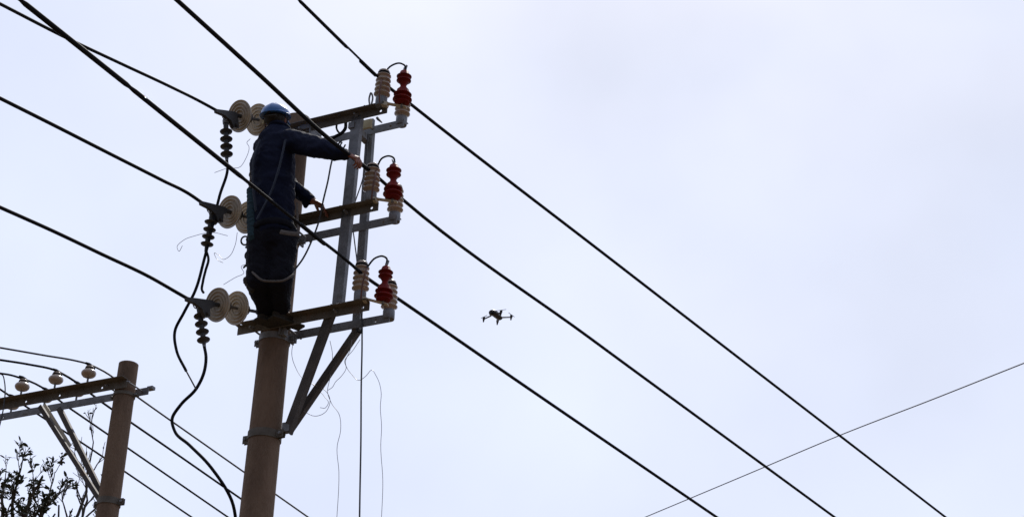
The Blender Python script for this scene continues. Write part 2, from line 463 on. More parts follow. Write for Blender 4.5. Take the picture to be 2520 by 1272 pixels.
# ------------------------------------------------------------ insulators on the main pole
def post_insulator(label):
    r = empty('post_insulator', Matrix.Identity(4), label, 'insulator', 'pale post insulators on the crossarm ends')
    b = MB(); b.lathe([(0.0, 0.0), (0.046, 0.0), (0.048, 0.01), (0.048, 0.075), (0.043, 0.082), (0.0, 0.082)])
    b.build('base_cap', STEEL, r, 40)
    prof = [(0.0, 0.083), (0.04, 0.083)]
    for k in range(5):
        z = 0.098+k*0.044; rr = 0.067 - 0.0015*k
        prof += [(0.046, z), (rr-0.012, z+0.004), (rr, z+0.012), (rr, z+0.018), (rr-0.014, z+0.027), (0.046, z+0.033)]
    prof += [(0.045, 0.312), (0.048, 0.322), (0.046, 0.336), (0.033, 0.346), (0.0, 0.348)]
    b = MB(); b.lathe(prof, seg=36); b.build('porcelain_body', PORC, r, 60)
    b = MB()
    for a in range(3):
        b.tube([(0.050*math.cos(t/10*6.283), 0.050*math.sin(t/10*6.283), 0.305+a*0.006) for t in range(11)], 0.003, 6)
    b.build('tie_wire', CABLE, r)
    return r

def copy_tree_to(o, M, label):
    c = copy_tree(o); c.matrix_world = M; c['label'] = label; return c

NB = [(0.787, -0.139, 0.0338), (0.8074, -0.139, 0.8491), (0.8319, -0.139, 1.6737)]
FB = [(0.8713, 0.139, 0.0042), (0.8582, 0.139, 0.8155), (0.856, 0.139, 1.6599)]
near_labels = ['pale ribbed post insulator at the end of the lowest near crossarm',
               'pale ribbed post insulator just right of the worker\'s outstretched hand',
               'pale ribbed post insulator at the end of the topmost near crossarm']
far_labels = ['pale post insulator half hidden behind the lowest red arrester',
              'pale post insulator half hidden behind the middle red arrester',
              'pale post insulator half hidden behind the topmost red arrester']
pi0 = None
for i in range(3):
    for P_, lab, s in ((NB[i], near_labels[i], 1.0), (FB[i], far_labels[i], 0.98)):
        Mi = at(M1, P_) @ Matrix.Rotation(0.02*(i-1), 4, 'Y') @ Matrix.Rotation(0.9*i+s, 4, 'Z') @ Matrix.Scale(s*0.93, 4)
        if pi0 is None: pi0 = post_insulator(lab); pi0.matrix_world = Mi
        else: copy_tree_to(pi0, Mi, lab)

def arrester(label):
    r = empty('surge_arrester', Matrix.Identity(4), label, 'surge arrester', 'red surge arresters at the crossarm ends')
    b = MB()
    prof = [(0.0, 0.0), (0.05, 0.0), (0.062, 0.012)]
    for k, rr in enumerate((0.079, 0.074)):
        z = 0.03+k*0.047
        prof += [(rr-0.024, z), (rr, z+0.012), (rr, z+0.017), (rr-0.022, z+0.034)]
    prof += [(0.050, 0.135), (0.030, 0.158), (0.025, 0.172), (0.026, 0.186), (0.038, 0.204)]
    for k, rr in enumerate((0.060, 0.062)):
        z = 0.214+k*0.040
        prof += [(rr-0.020, z), (rr, z+0.011), (rr, z+0.015), (rr-0.019, z+0.030)]
    prof += [(0.034, 0.312), (0.020, 0.325), (0.0, 0.328)]
    b.lathe(prof, seg=36); b.build('red_housing', RED, r, 60)
    b = MB(); b.lathe([(0.0, 0.326), (0.012, 0.326), (0.012, 0.350), (0.006, 0.352), (0.006, 0.368), (0.0, 0.368)], seg=12)
    b.box((-0.012, 0, 0.352), (0.006, 0.018, 0.045), Matrix.Rotation(-0.3, 3, 'Y'))
    b.build('terminal', STEEL, r, 30)
    b = MB(); b.lathe([(0.0, -0.03), (0.012, -0.03), (0.012, 0.0), (0.0, 0.0)], seg=10); b.build('stud', STEEL, r)
    return r
RB = [(0.9647, -0.11, 0.0176), (0.9785, -0.11, 0.8517), (0.9979, -0.11, 1.6683)]
TERM = [(0.969, -0.11, 0.3081), (0.9694, -0.11, 1.1588), (1.0002, -0.11, 1.9786)]
red_labels = ['dark red ribbed arrester on the lowest crossarm level',
              'dark red ribbed arrester on the middle crossarm level',
              'dark red ribbed arrester on the topmost crossarm level']
ar0 = None
for i in range(3):
    bse, top = Vector(RB[i]), Vector(TERM[i]); d = (top-bse); sc = d.length/0.335
    Mi = at(M1, bse) @ d.to_track_quat('Z', 'X').to_matrix().to_4x4() @ Matrix.Scale(sc, 4)
    if ar0 is None: ar0 = arrester(red_labels[i]); ar0.matrix_world = Mi
    else: copy_tree_to(ar0, Mi, red_labels[i])
    # pale bracket carrying the arrester: part of the pole structure
    a = Vector(NB[i])+Vector((0.035, 0.0, 0.02)); dd = bse + Vector((0.01, 0.01, -0.018)); v = dd-a
    R = v.to_track_quat('X', 'Z').to_matrix()
    b = MB(); b.box(a.lerp(dd, 0.5), (v.length+0.05, 0.034, 0.008), R); b.box(a+Vector((0, -0.0, -0.012)), (0.05, 0.05, 0.03), R)
    tag(b.build('arrester_bracket', PALE, pole, 20), 'pale metal strap carrying the red arrester')

# ---- jumper leads arching from arrester terminals over the post insulators
arcs = [
 [(0.9685, -0.11, 0.3148), (0.9715, -0.115, 0.3548), (0.9354, -0.12, 0.3827), (0.888, -0.13, 0.3739), (0.8501, -0.16, 0.3035), (0.862, -0.215, 0.2116), (0.8522, -0.225, 0.1172), (0.8422, -0.215, 0.0103)],
 [(0.9726, -0.11, 1.1615), (0.9695, -0.115, 1.1945), (0.9216, -0.12, 1.2273), (0.8765, -0.13, 1.2144), (0.8373, -0.13, 1.1425), (0.8785, -0.215, 1.0063), (0.8743, -0.225, 0.9156), (0.8627, -0.215, 0.8207)],
 [(1.012, -0.11, 1.9608), (1.0085, -0.115, 1.9992), (0.9481, -0.12, 2.0451), (0.8878, -0.13, 2.0284), (0.8289, -0.13, 1.9657), (0.8654, -0.215, 1.8308), (0.8634, -0.225, 1.7488), (0.865, -0.215, 1.6565)]]
arc_labels = ['short lead arching over the lowest pale insulator to its red arrester',
              'short lead arching from beside the worker\'s hand to the middle red arrester',
              'short lead arching at the very top from pale insulator to red arrester']
for i, a in enumerate(arcs):
    c = curve(a, 8)
    r = empty('jumper_lead', M1, arc_labels[i], 'jumper wire', 'jumper leads of the red arresters')
    b = MB(); b.tube(c[:36], 0.0072, 8); b.build('black_sleeve', CABLE, r)
    b = MB(); b.tube(c[35:], 0.0065, 8); b.build('brown_tail', BROWNW, r)

# ------------------------------------------------------------ dead-end disc strings on the left
def disc_mesh():
    # axis +x points along the string to the line clamp; ribbed side faces +x
    b = MB()
    b.lathe([(0.0, -0.07), (0.036, -0.07), (0.042, -0.055), (0.044, -0.015), (0.06, -0.008), (0.095, 0.004), (0.121, 0.022),
             (0.126, 0.030), (0.124, 0.036), (0.118, 0.034), (0.108, 0.030), (0.102, 0.037), (0.096, 0.038), (0.090, 0.030),
             (0.082, 0.028), (0.076, 0.036), (0.070, 0.037), (0.065, 0.027), (0.056, 0.025), (0.051, 0.034), (0.046, 0.035),
             (0.042, 0.022), (0.030, 0.018), (0.028, 0.02), (0.0, 0.022)], (0, 0, 0), (1, 0, 0), 40)
    return b
strings = [
 ((-0.0652, -0.13, 0.1099), (-0.21, -0.7875, -0.0734), (0.2133, 0.4005), 'two pale disc insulators left of the worker\'s boots, on the lowest line'),
 ((-0.0794, -0.13, 0.8581), (-0.21, -0.7653, 0.7146), (0.1915, 0.3779), 'pale disc insulator string at the worker\'s hip, partly hidden behind the worker'),
 ((-0.0673, -0.13, 1.7353), (-0.21, -0.7269, 1.5294), (0.2158, 0.4072), 'two pale disc insulators beside the worker\'s blue helmet')]
hang_px = []
for i, (S0, S1, dist, lab) in enumerate(strings):
    S0, S1 = Vector(S0), Vector(S1); d = (S1-S0).normalized()
    Mi = at(M1, S0) @ d.to_track_quat('X', 'Z').to_matrix().to_4x4()
    L = (S1-S0).length
    r = empty('insulator_string', Mi, lab, 'insulator', 'disc insulator strings at the left of the pole')
    for t in dist:
        dk = disc_mesh().build('disc', DISC, r, 30); dk.location = (t, 0, 0)
        b = MB(); b.lathe([(0.0, 0.0), (0.011, 0.0), (0.011, 0.07), (0.0, 0.07)], (0.018, 0, 0), (1, 0, 0), 10)
        b.lathe([(0.0, 0.0), (0.04, 0.0), (0.044, 0.015), (0.046, 0.055), (0.0, 0.055)], (-0.072, 0, 0), (1, 0, 0), 20)
        b.build('metal_cap', RUSTY, dk)
    b = MB(); b.tube([(0, 0, 0), (dist[0]-0.06, 0, 0)], 0.013, 8); b.ball((0.02, 0, 0), 0.022)
    b.build('link', STEEL, r)
    # wedge clamp: a tapering plate body running out to the line
    x0 = dist[1]+0.03
    b = MB()
    poly = [(L+0.04, 0.013), (L-0.06, 0.018), (x0+0.06, 0.022), (x0+0.04, 0.012), (x0+0.04, -0.018), (L-0.175, -0.045), (L-0.17, -0.105), (L-0.12, -0.110), (L-0.095, -0.055), (L-0.03, -0.022), (L+0.04, -0.010)]
    m_ = len(poly); th = 0.015
    b.add([(x, -th, z) for x, z in poly]+[(x, th, z) for x, z in poly], [tuple(range(m_)), tuple(reversed(range(m_, 2*m_)))] + [(k, (k+1) % m_, m_+(k+1) % m_, m_+k) for k in range(m_)])
    b.tube([(x0-0.02, 0, 0), (x0+0.05, 0, 0)], 0.016, 10); b.lathe([(0.013, -0.034), (0.013, 0.034)], (L-0.14, 0, -0.085), (0, 1, 0), 8)
    b.build('wedge_clamp', DARKP, r, 30)
    b = MB(); b.tube([(L-0.05+0.025*math.cos(k/12*6.283), 0, -0.03+0.025*math.sin(k/12*6.283)) for k in range(13)], 0.004, 6)
    b.build('ring', STEEL, r)

def hang(label, p0, p1, nshed):
    p0, p1 = Vector(p0), Vector(p1); d = p1-p0; L = d.length
    r = empty('hanging_insulator', at(M1, p0) @ (-d).to_track_quat('Z', 'Y').to_matrix().to_4x4(), label, 'insulator', 'dark ribbed insulators hanging at the line ends')
    b = MB(); prof = [(0.0, -L-0.012), (0.013, -L-0.012), (0.014, -L+0.01)]
    for k in range(nshed):
        z = -L + 0.03 + k*(L-0.035)/nshed
        prof += [(0.019, z-0.014), (0.045, z-0.002), (0.047, z+0.002), (0.030, z+0.010), (0.019, z+0.020)]
    prof += [(0.02, 0.0), (0.0, 0.0)]
    b.lathe(prof, seg=26); b.build('shed_stack', DARKP, r, 40)
    b = MB(); b.lathe([(0.0, 0.0), (0.024, 0.0), (0.026, 0.03), (0.014, 0.06), (0.0, 0.06)], seg=14); b.build('end_fitting', STEEL, r)
    b = MB(); b.lathe([(0.0, 0.0), (0.012, 0.0), (0.012, 0.02), (0.0, 0.02)], (0, 0, -L-0.03), (0, 0, 1), 10); b.build('lower_fitting', STEEL, r)
hang('dark ribbed insulator hanging left of the worker\'s shoulder', (-0.2171, -0.62, 1.4895), (-0.1712, -0.62, 1.1832), 4)
hang('dark ribbed insulator hanging left of the worker\'s hip', (-0.2166, -0.65, 0.6917), (-0.2298, -0.65, 0.4175), 4)
hang('dark ribbed insulator hanging beside the lowest pale discs', (-0.2503, -0.62, -0.0485), (-0.1691, -0.62, -0.3457), 4)

# ------------------------------------------------------------ power lines and cables
def cable(name, label, cat, M, pts, r, m=None, n=8, group=None, seg=8):
    b = MB(); b.tube(curve(pts, n), r, seg)
    o = b.build(name, m or CABLE, None, 60); o.matrix_world = M
    return tag(o, label, cat, group)
G = 'line conductors on the pale post insulators'
BARE = mat('bare_conductor', (0.17, 0.17, 0.18), 0.5, 0.2, (0.11, 0.11, 0.12), 30)
def line(label, near, far, r0, r1, sleeves, bare=()):
    root = empty('power_line', M1, label, 'power line', G)
    b = MB(); c = curve(near+far, 10); nn = (len(near)-0.5)*10
    b.tube(c, [r0 if k < nn else r1 for k in range(len(c))], 10); b.build('conductor', CABLE, root, 60)
    for a, e, r in sleeves:
        b = MB(); a, e = Vector(a), Vector(e)
        b.tube([a, a.lerp(e, 0.04), a.lerp(e, 0.5), a.lerp(e, 0.96), e], [r0, r, r, r, r0], 10); b.build('sleeve', CABLE, root, 60)
    for a, e, r in bare:
        b = MB(); b.tube([a, e], r, 10); b.build('bare_section', BARE, root, 60)
line('topmost of the three long black lines, crossing the topmost pale insulator',
     [(0.8, -10.3035, 1.4957), (0.8, -1.3118, 1.8822), (0.8, -0.1937, 1.9302)], [(0.8, -0.0989, 1.9329), (0.8581, 0.2851, 1.9266), (1.3229, 3.102, 1.8928), (2.2706, 8.7725, 1.8247), (8.8632, 48.2226, 1.3513)],
     0.0085, 0.0132, [((0.8, -10.3035, 1.4957), (0.8, -1.3118, 1.8822), 0.0125), ((0.8, -1.3118, 1.8822), (0.8, -0.616, 1.9081), 0.0130), ((0.8, -0.4342, 1.9132), (0.8, -0.187, 1.927), 0.0145)])
line('middle of the three long black lines, passing over the worker\'s sleeve to the hand',
     [(0.8, -11.6429, 0.7132), (0.8, -2.6472, 0.9918), (0.8, -1.6669, 1.0212), (0.8, -0.751, 1.0431), (0.8, -0.2702, 1.0906)], [(0.8, -0.1381, 1.1044), (0.8441, 0.2572, 1.0769), (1.228, 2.9068, 1.0451), (1.7484, 6.3775, 1.0035), (7.6802, 45.9324, 0.5288)],
     0.0158, 0.0132, [])
line('lowest of the three long black lines, crossing in front of the worker\'s body',
     [(0.8, -12.9836, -0.2091), (0.8, -3.9888, 0.0974), (0.8, -2.9622, 0.1406), (0.8, -1.7126, 0.1874), (0.8, -1.0014, 0.2125), (0.8, -0.2813, 0.247)], [(0.8, -0.1343, 0.2466), (0.8625, 0.2715, 0.2367), (1.0981, 2.0184, 0.2158), (1.3813, 4.0645, 0.1912), (6.8656, 43.6839, -0.2842)],
     0.0115, 0.0132, [((0.8, -3.9815, 0.0968), (0.8, -2.9622, 0.1406), 0.0165), ((0.8, -2.9622, 0.1406), (0.8, -1.7126, 0.1874), 0.0155), ((0.8, -1.0122, 0.2133), (0.8, -0.6764, 0.2253), 0.0155)])

GL = 'lines ending at the disc insulator strings'
cable('power_line', 'black line coming from the left edge down to the lowest pale discs', 'power line', M1,
      [(-1.2986, -14.444, -1.7689), (-0.42, -2.5766, -0.2225), (-0.385, -2.1004, -0.1553), (-0.35, -1.6311, -0.0993), (-0.32, -1.1231, -0.0341), (-0.3, -0.809, -0.0151), (-0.21, -0.7875, -0.0734)], 0.0130, group=GL)
cable('power_line', 'black line coming from the left edge down to the discs at the worker\'s hip', 'power line', M1,
      [(-1.2848, -14.5969, -1.2541), (-0.42, -2.7556, 0.4883), (-0.385, -2.2722, 0.5611), (-0.35, -1.7971, 0.6293), (-0.32, -1.1391, 0.7368), (-0.3, -0.8188, 0.7838), (-0.21, -0.7653, 0.7146)], 0.0130, group=GL)
cable('power_line', 'thin black line from the top left corner to the discs beside the helmet', 'power line', M1,
      [(-1.1112, -14.6373, -1.3507), (-0.42, -2.9153, 1.1222), (-0.385, -2.3024, 1.2429), (-0.35, -1.7281, 1.3727), (-0.32, -1.1969, 1.4962), (-0.3, -0.8188, 1.576), (-0.21, -0.7269, 1.5294)], 0.0118, group=GL)

cable('dropper_cable', 'black cable curving down from the topmost hanging insulator past the left lines', 'cable', M1,
      [(-0.1703, -0.62, 1.1759), (-0.1516, -0.62, 1.0839), (-0.1767, -0.64, 0.853), (-0.1945, -0.66, 0.5733), (-0.2302, -0.66, 0.3126), (-0.2743, -0.66, 0.0706), (-0.3494, -0.66, -0.0911), (-0.4047, -0.66, -0.2167), (-0.3716, -0.66, -0.3759), (-0.2635, -0.66, -0.5583)], 0.0108)
cable('dropper_cable', 'thin grey end of cable hanging onto the lower black loop', 'cable', M1,
      [(-0.2723, -0.66, -0.5443), (-0.2207, -0.66, -0.6215), (-0.1609, -0.66, -0.7119)], 0.006, GREYW)
cable('dropper_cable', 'short black cable with a loose end below the middle hanging insulator', 'cable', M1,
      [(-0.2316, -0.65, 0.4045), (-0.1982, -0.65, 0.3112), (-0.212, -0.65, 0.2311), (-0.2235, -0.65, 0.1346), (-0.2226, -0.65, 0.0754), (-0.2052, -0.65, 0.0493)], 0.0095)
cable('dropper_cable', 'black cable curving down from the lowest hanging insulator to the frame bottom', 'cable', M1,
      [(-0.1678, -0.62, -0.3554), (-0.1365, -0.62, -0.4619), (-0.1429, -0.62, -0.5924), (-0.1903, -0.62, -0.6934), (-0.3021, -0.62, -0.793), (-0.3604, -0.62, -0.8855), (-0.3252, -0.62, -0.9887), (-0.1867, -0.62, -1.1123), (0.0041, -0.6, -1.2991), (0.0589, -0.4, -1.4688), (0.0055, -0.2, -1.6858)], 0.0115)
cable('grey_cable', 'grey cable bowing from the top level behind the arm to the worker\'s knees', 'cable', M1,
      [(0.4843, -0.09, 1.4848), (0.4579, -0.12, 1.4198), (0.4559, -0.16, 1.2725), (0.461, -0.2, 1.0551), (0.4416, -0.21, 0.8798), (0.4201, -0.2, 0.7517), (0.3734, -0.2, 0.5904), (0.3216, -0.22, 0.4317), (0.2716, -0.25, 0.3228)], 0.0068, GREYW)
cable('down_wire', 'straight grey wire hanging down from the lowest far crossarm', 'wire', M1,
      [(0.6366, 0.1, 0.1646), (0.6658, 0.1, 0.0598), (0.6846, 0.1, -0.124), (0.7105, 0.1, -0.5141), (0.7456, 0.1, -0.9718), (0.7662, 0.1, -1.2931), (0.7924, 0.1, -1.6807)], 0.0062, GREYW)
cable('down_wire', 'grey wire running down between the two steel uprights', 'wire', M1,
      [(0.6546, 0.0, 1.5508), (0.6327, 0.02, 1.2078), (0.5548, 0.03, 0.8607), (0.5928, 0.03, 0.6626), (0.6352, 0.03, 0.4497), (0.6566, 0.03, 0.2775), (0.6427, 0.09, 0.1587)], 0.0048, GREYW)
cable('wire_loop', 'small black wire loop under the lowest far crossarm', 'wire', M1,
      [(0.6337, 0.1, -0.043), (0.6621, 0.08, -0.0834), (0.6833, 0.08, -0.0937), (0.6756, 0.1, -0.0571)], 0.006)
cable('wire_loop', 'thin black loop hanging from the topmost crossarm behind the forearm', 'wire', M1,
      [(0.4299, -0.1, 1.6374), (0.4293, -0.1, 1.6047), (0.4513, -0.1, 1.5594), (0.4785, -0.1, 1.5348), (0.505, -0.1, 1.5576), (0.5093, -0.1, 1.6293)], 0.008)
cable('wire_loop', 'thick black cable end beside the upright at the topmost level', 'wire', M1,
      [(0.5022, -0.09, 1.6441), (0.5009, -0.09, 1.5788), (0.4648, -0.09, 1.5438), (0.423, -0.09, 1.5319), (0.3858, -0.09, 1.5079)], 0.013)
cable('wire_loop', 'small dark loop just above the worker\'s outstretched wrist', 'wire', M1,
      [(0.5053, -0.12, 1.4448), (0.4935, -0.12, 1.4187), (0.5208, -0.12, 1.3908), (0.5362, -0.12, 1.416), (0.5185, -0.12, 1.377)], 0.0055)

def strand(label, pts, r=0.0021):
    cable('loose_strand', label, 'thin wire', M1, pts, r, HAIR, 6, 'hair-thin loose wires around the pole', 5)
strand('hair-thin curl of wire left of the middle discs', [(-0.3138, -0.3, 0.7145), (-0.4664, -0.3, 0.7738), (-0.6131, -0.3, 0.776), (-0.7208, -0.3, 0.756), (-0.7669, -0.3, 0.7163), (-0.7418, -0.3, 0.6693), (-0.7185, -0.3, 0.7135)])
strand('hair-thin wire looping down below the middle discs', [(-0.3015, -0.2, 0.7911), (-0.3093, -0.2, 0.6777), (-0.3464, -0.2, 0.5985), (-0.3911, -0.2, 0.5798), (-0.4603, -0.2, 0.6386), (-0.4879, -0.2, 0.6546), (-0.4497, -0.2, 0.5845), (-0.3986, -0.2, 0.5536)])
strand('hair-thin wire trailing left of the worker\'s knees', [(-0.1152, -0.3, 0.4346), (-0.1566, -0.3, 0.4258), (-0.1278, -0.3, 0.3626), (-0.196, -0.3, 0.3421), (-0.2974, -0.3, 0.3009)])
strand('hair-thin wire curling below the discs beside the helmet', [(-0.2106, -0.3, 1.5386), (-0.2373, -0.3, 1.5157), (-0.2131, -0.3, 1.4663), (-0.2307, -0.3, 1.3689), (-0.2707, -0.3, 1.3059), (-0.3898, -0.3, 1.3184), (-0.5064, -0.3, 1.3048)])
strand('hair-thin wire bowing out right of the pole below the lowest crossarm', [(0.1637, 0.0, -0.1035), (0.1608, 0.0, -0.2079), (0.208, 0.0, -0.3297), (0.2756, 0.0, -0.4215), (0.3343, 0.05, -0.4579), (0.4214, 0.1, -0.5086), (0.4605, 0.1, -0.6007), (0.433, 0.1, -0.666), (0.3439, 0.1, -0.6869), (0.2691, 0.05, -0.6545)])
strand('hair-thin wire winding down between the braces and the down wire', [(0.4139, 0.1, -0.1026), (0.4447, 0.1, -0.2126), (0.4423, 0.1, -0.4063), (0.4314, 0.1, -0.507), (0.4707, 0.1, -0.6024), (0.5476, 0.1, -0.7091), (0.5691, 0.1, -0.8374), (0.5522, 0.1, -0.9433), (0.584, 0.1, -1.1472), (0.6001, 0.1, -1.5393)])
strand('hair-thin wire zigzagging left of the straight down wire', [(0.6688, 0.1, -0.1375), (0.6147, 0.1, -0.2158), (0.5536, 0.1, -0.2895), (0.5722, 0.1, -0.3475), (0.537, 0.1, -0.4059), (0.49, 0.1, -0.4462), (0.4696, 0.1, -0.4813), (0.4308, 0.1, -0.5005)])
strand('hair-thin wire bowing out right of the straight down wire', [(0.6001, 0.1, -0.1254), (0.5936, 0.1, -0.2057), (0.561, 0.1, -0.2973), (0.6209, 0.1, -0.4038), (0.693, 0.1, -0.4636), (0.741, 0.1, -0.4397), (0.7842, 0.1, -0.3991), (0.8285, 0.1, -0.4542), (0.8786, 0.1, -0.5887), (0.8806, 0.1, -0.6985), (0.9027, 0.1, -0.8569), (0.907, 0.1, -0.9956), (0.9435, 0.1, -1.2576), (0.9561, 0.1, -1.5844)])
strand('short hair-thin twig of wire between brace and down wire', [(0.382, 0.1, -0.6264), (0.4234, 0.1, -0.6361), (0.4474, 0.1, -0.605), (0.408, 0.1, -0.5447), (0.3207, 0.1, -0.4506), (0.2647, 0.1, -0.4028)])

# thin grey line at the far right, another line running off behind
o = cable('power_line', 'thin grey line rising to the right edge, crossing behind the long black lines', 'power line', Matrix.Identity(4),
      [(3.1058, 52.0, 20.2559), (6.1831, 46.0, 19.767), (7.9909, 42.0, 19.3295), (9.2149, 38.0, 18.5369), (10.1424, 34.0, 17.6285), (11.0085, 28.0, 16.0073)], 0.013, mat('far_line_grey', (0.10, 0.10, 0.115), 0.7), 10)

# ---- second pole: pin insulators and wires
def pin_insulator(label):
    r = empty('pin_insulator', Matrix.Identity(4), label, 'insulator', 'mushroom insulators on the lower left pole')
    b = MB(); b.lathe([(0.0, -0.02), (0.010, -0.02), (0.010, 0.06), (0.0, 0.06)], seg=10); b.build('pin', STEEL, r)
    b = MB(); b.lathe([(0.0, 0.048), (0.02, 0.046), (0.035, 0.052), (0.052, 0.058), (0.066, 0.072), (0.071, 0.088), (0.069, 0.102),
                       (0.060, 0.114), (0.045, 0.126), (0.036, 0.134), (0.034, 0.142), (0.039, 0.150), (0.036, 0.160), (0.02, 0.166), (0.0, 0.167)], seg=32)
    b.build('porcelain_body', PORC, r, 60)
    b = MB(); b.tube([(0.037*math.cos(t/12*6.283), 0.037*math.sin(t/12*6.283), 0.141) for t in range(13)], 0.006, 6)
    b.tube([(0, -0.06, 0.172), (0, -0.02, 0.178), (0.0, 0.03, 0.176), (0, 0.07, 0.168)], [0.012, 0.016, 0.016, 0.011], 8)
    b.build('tie_wire', CABLE, r)
    return r
pins = [((-0.3406, -0.14, 0.067), 'mushroom insulator nearest the pole top, on the near crossarm'),
        ((-0.7227, -0.14, 0.0666), 'middle of the three mushroom insulators on the near crossarm'),
        ((-1.1195, -0.14, 0.0591), 'leftmost of the three mushroom insulators on the near crossarm'),
        ((-0.6804, 0.14, 0.0505), 'mushroom insulator peeping out below the near crossarm, closest to the pole'),
        ((-1.0607, 0.14, 0.047), 'mushroom insulator half hidden behind the near crossarm above the braces'),
        ((-1.4608, 0.14, 0.037), 'half hidden mushroom insulator on the far crossarm by the left edge')]
pn0 = None
for P_, lab in pins:
    if pn0 is None: pn0 = pin_insulator(lab); pn0.matrix_world = at(M2, P_)
    else: copy_tree_to(pn0, at(M2, P_), lab)
GP = 'wires on the lower left pole'
zt = 0.2613
cable('power_line', 'rusty wire over the mushroom insulator nearest the pole top', 'power line', M2,
      [(-4.8999, -7.6918, -0.6216), (-0.8047, -0.8666, 0.1822), (-0.586, -0.502, 0.2269), (-0.4233, -0.2309, 0.2595), (-0.367, -0.137, 0.2614), (-0.3389, -0.0291, 0.2613), (-0.3683, 0.6282, 0.255), (-0.4053, 1.8589, 0.2427), (-0.4607, 3.8339, 0.223), (-1.0217, 23.8251, 0.0231)], 0.0095, GREYW, group=GP)
cable('power_line', 'black wire over the middle mushroom insulator of the near crossarm', 'power line', M2,
      [(-5.129, -7.4353, -0.455), (-1.0274, -0.5993, 0.2136), (-0.8866, -0.3647, 0.2458), (-0.7483, -0.1341, 0.2591), (-0.7377, -0.036, 0.2613), (-0.7774, 0.6378, 0.2549), (-0.8173, 1.7071, 0.2442), (-0.8944, 3.6397, 0.2249), (-1.6918, 23.6228, 0.0251)], 0.0115, group=GP)
cable('power_line', 'wire over the leftmost mushroom insulator of the near crossarm', 'power line', M2,
      [(-5.3915, -7.1561, 0.0186), (-1.2772, -0.299, 0.2465), (-1.2261, -0.2139, 0.2576), (-1.1694, -0.1193, 0.2545), (-1.148, -0.0248, 0.2613), (-1.1724, 0.6453, 0.2548), (-1.2045, 1.3085, 0.2482), (-1.3141, 3.4635, 0.2267), (-2.3301, 23.4367, 0.0269)], 0.0105, group=GP)
cable('power_line', 'black wire entering at the left edge under the near crossarm, running down behind the braces', 'power line', M2,
      [(-1.5053, -0.3827, 0.2613), (-1.543, 0.0258, 0.261), (-1.5704, 0.6544, 0.2548), (-1.5968, 1.4312, 0.247), (-1.7057, 3.3234, 0.2281), (-2.8553, 23.2893, 0.0284)], 0.0105, group=GP)
cable('dropper_cable', 'thin grey cable bending down at the left edge beside the mushroom insulators', 'cable', M2,
      [(-1.2768, -0.2984, 0.2425), (-1.3222, -0.2, 0.2666), (-1.2841, -0.2, 0.175), (-1.2505, -0.2, -0.063), (-1.2548, -0.2, -0.2088), (-1.2851, -0.2, -0.391), (-1.3218, -0.2, -0.6321)], 0.0062, GREYW)

# ------------------------------------------------------------ the worker
person = empty('person', M1, 'worker in dark navy workwear and blue helmet standing on the pole, reaching right', 'person')
person.matrix_world = at(M1, (0.0926, -0.18, -0.0214))
PO = Vector((0.0926, -0.18, -0.0214))
def J(p): return Vector(p)-PO
neck = J((0.1336, -0.42, 1.4716)); head = J((0.0881, -0.42, 1.5582))
chest = J((0.1003, -0.42, 1.1907)); upper = J((0.1175, -0.42, 1.3571)); waist = J((0.1403, -0.41, 0.8383)); pelvis = J((0.1501, -0.39, 0.6071))
shR = J((0.281, -0.47, 1.3117)); elR = J((0.6112, -0.52, 1.1327)); wrR = J((0.7831, -0.46, 1.0785))
shL = J((-0.0173, -0.38, 1.3755)); elL = J((0.1238, -0.2, 1.1014)); wrL = J((0.3475, -0.2, 0.9227))
hpL = J((0.0841, -0.42, 0.5545)); knL = J((0.0927, -0.42, 0.2081)); anL = J((0.0353, -0.19, 0.0503))
hpR = J((0.2277, -0.36, 0.5556)); knR = J((0.2384, -0.36, 0.2025)); anR = J((0.1476, -0.17, 0.0523))
fwd = Vector((0.45, 0.89, 0)).normalized(); right = Vector((0.89, -0.45, 0)).normalized(); upv = Vector((0, 0, 1))
hfw = Vector((-0.22, 0.975, 0)); hd = (-hfw*0.22 - right*0.02 + upv).normalized()     # head turned away, tipped a little
hf = (hfw - hd*hfw.dot(hd)).normalized(); hr_ = hf.cross(hd).normalized()
HR = Matrix((hr_, hf, hd)).transposed()               # columns: right, forward, up
body = MB()
body.ball(head+hd*0.025, (0.076, 0.092, 0.092), HR, 20, 14)
body.ball(head-hd*0.045+hf*0.03, (0.056, 0.062, 0.07), HR)              # jaw
body.ball(head-hd*0.02+hf*0.098, (0.011, 0.018, 0.022), HR)             # nose
body.ball(head-hd*0.058+hf*0.088, (0.022, 0.010, 0.010), HR)            # lips
for s in (-1, 1):
    body.ball(head+hr_*s*0.077-hd*0.005, (0.010, 0.020, 0.030), HR)     # ears
    body.ball(head+hr_*s*0.03+hf*0.082+hd*0.022, (0.018, 0.010, 0.007), HR)  # brow
body.limb(neck-upv*0.03, head-hd*0.03, 0.060, 0.052)
body.limb(pelvis, waist, 0.13, 0.125); body.limb(waist, chest, 0.125, 0.14); body.limb(chest, upper, 0.14, 0.12)
body.limb(upper, neck-upv*0.02, 0.11, 0.06)
body.limb(upper, shR, 0.07, 0.055); body.limb(upper, shL, 0.07, 0.055)
body.limb(shR, elR, 0.052, 0.040); body.limb(elR, wrR, 0.040, 0.027)
body.limb(shL, elL, 0.052, 0.040); body.limb(elL, wrL, 0.040, 0.027)
for h, k, a in ((hpL, knL, anL), (hpR, knR, anR)):
    body.limb(pelvis, h, 0.11, 0.085); body.limb(h, k, 0.08, 0.056); body.limb(k, a, 0.054, 0.038)
    body.limb(a, a+fwd*0.12-upv*0.03, 0.036, 0.026)
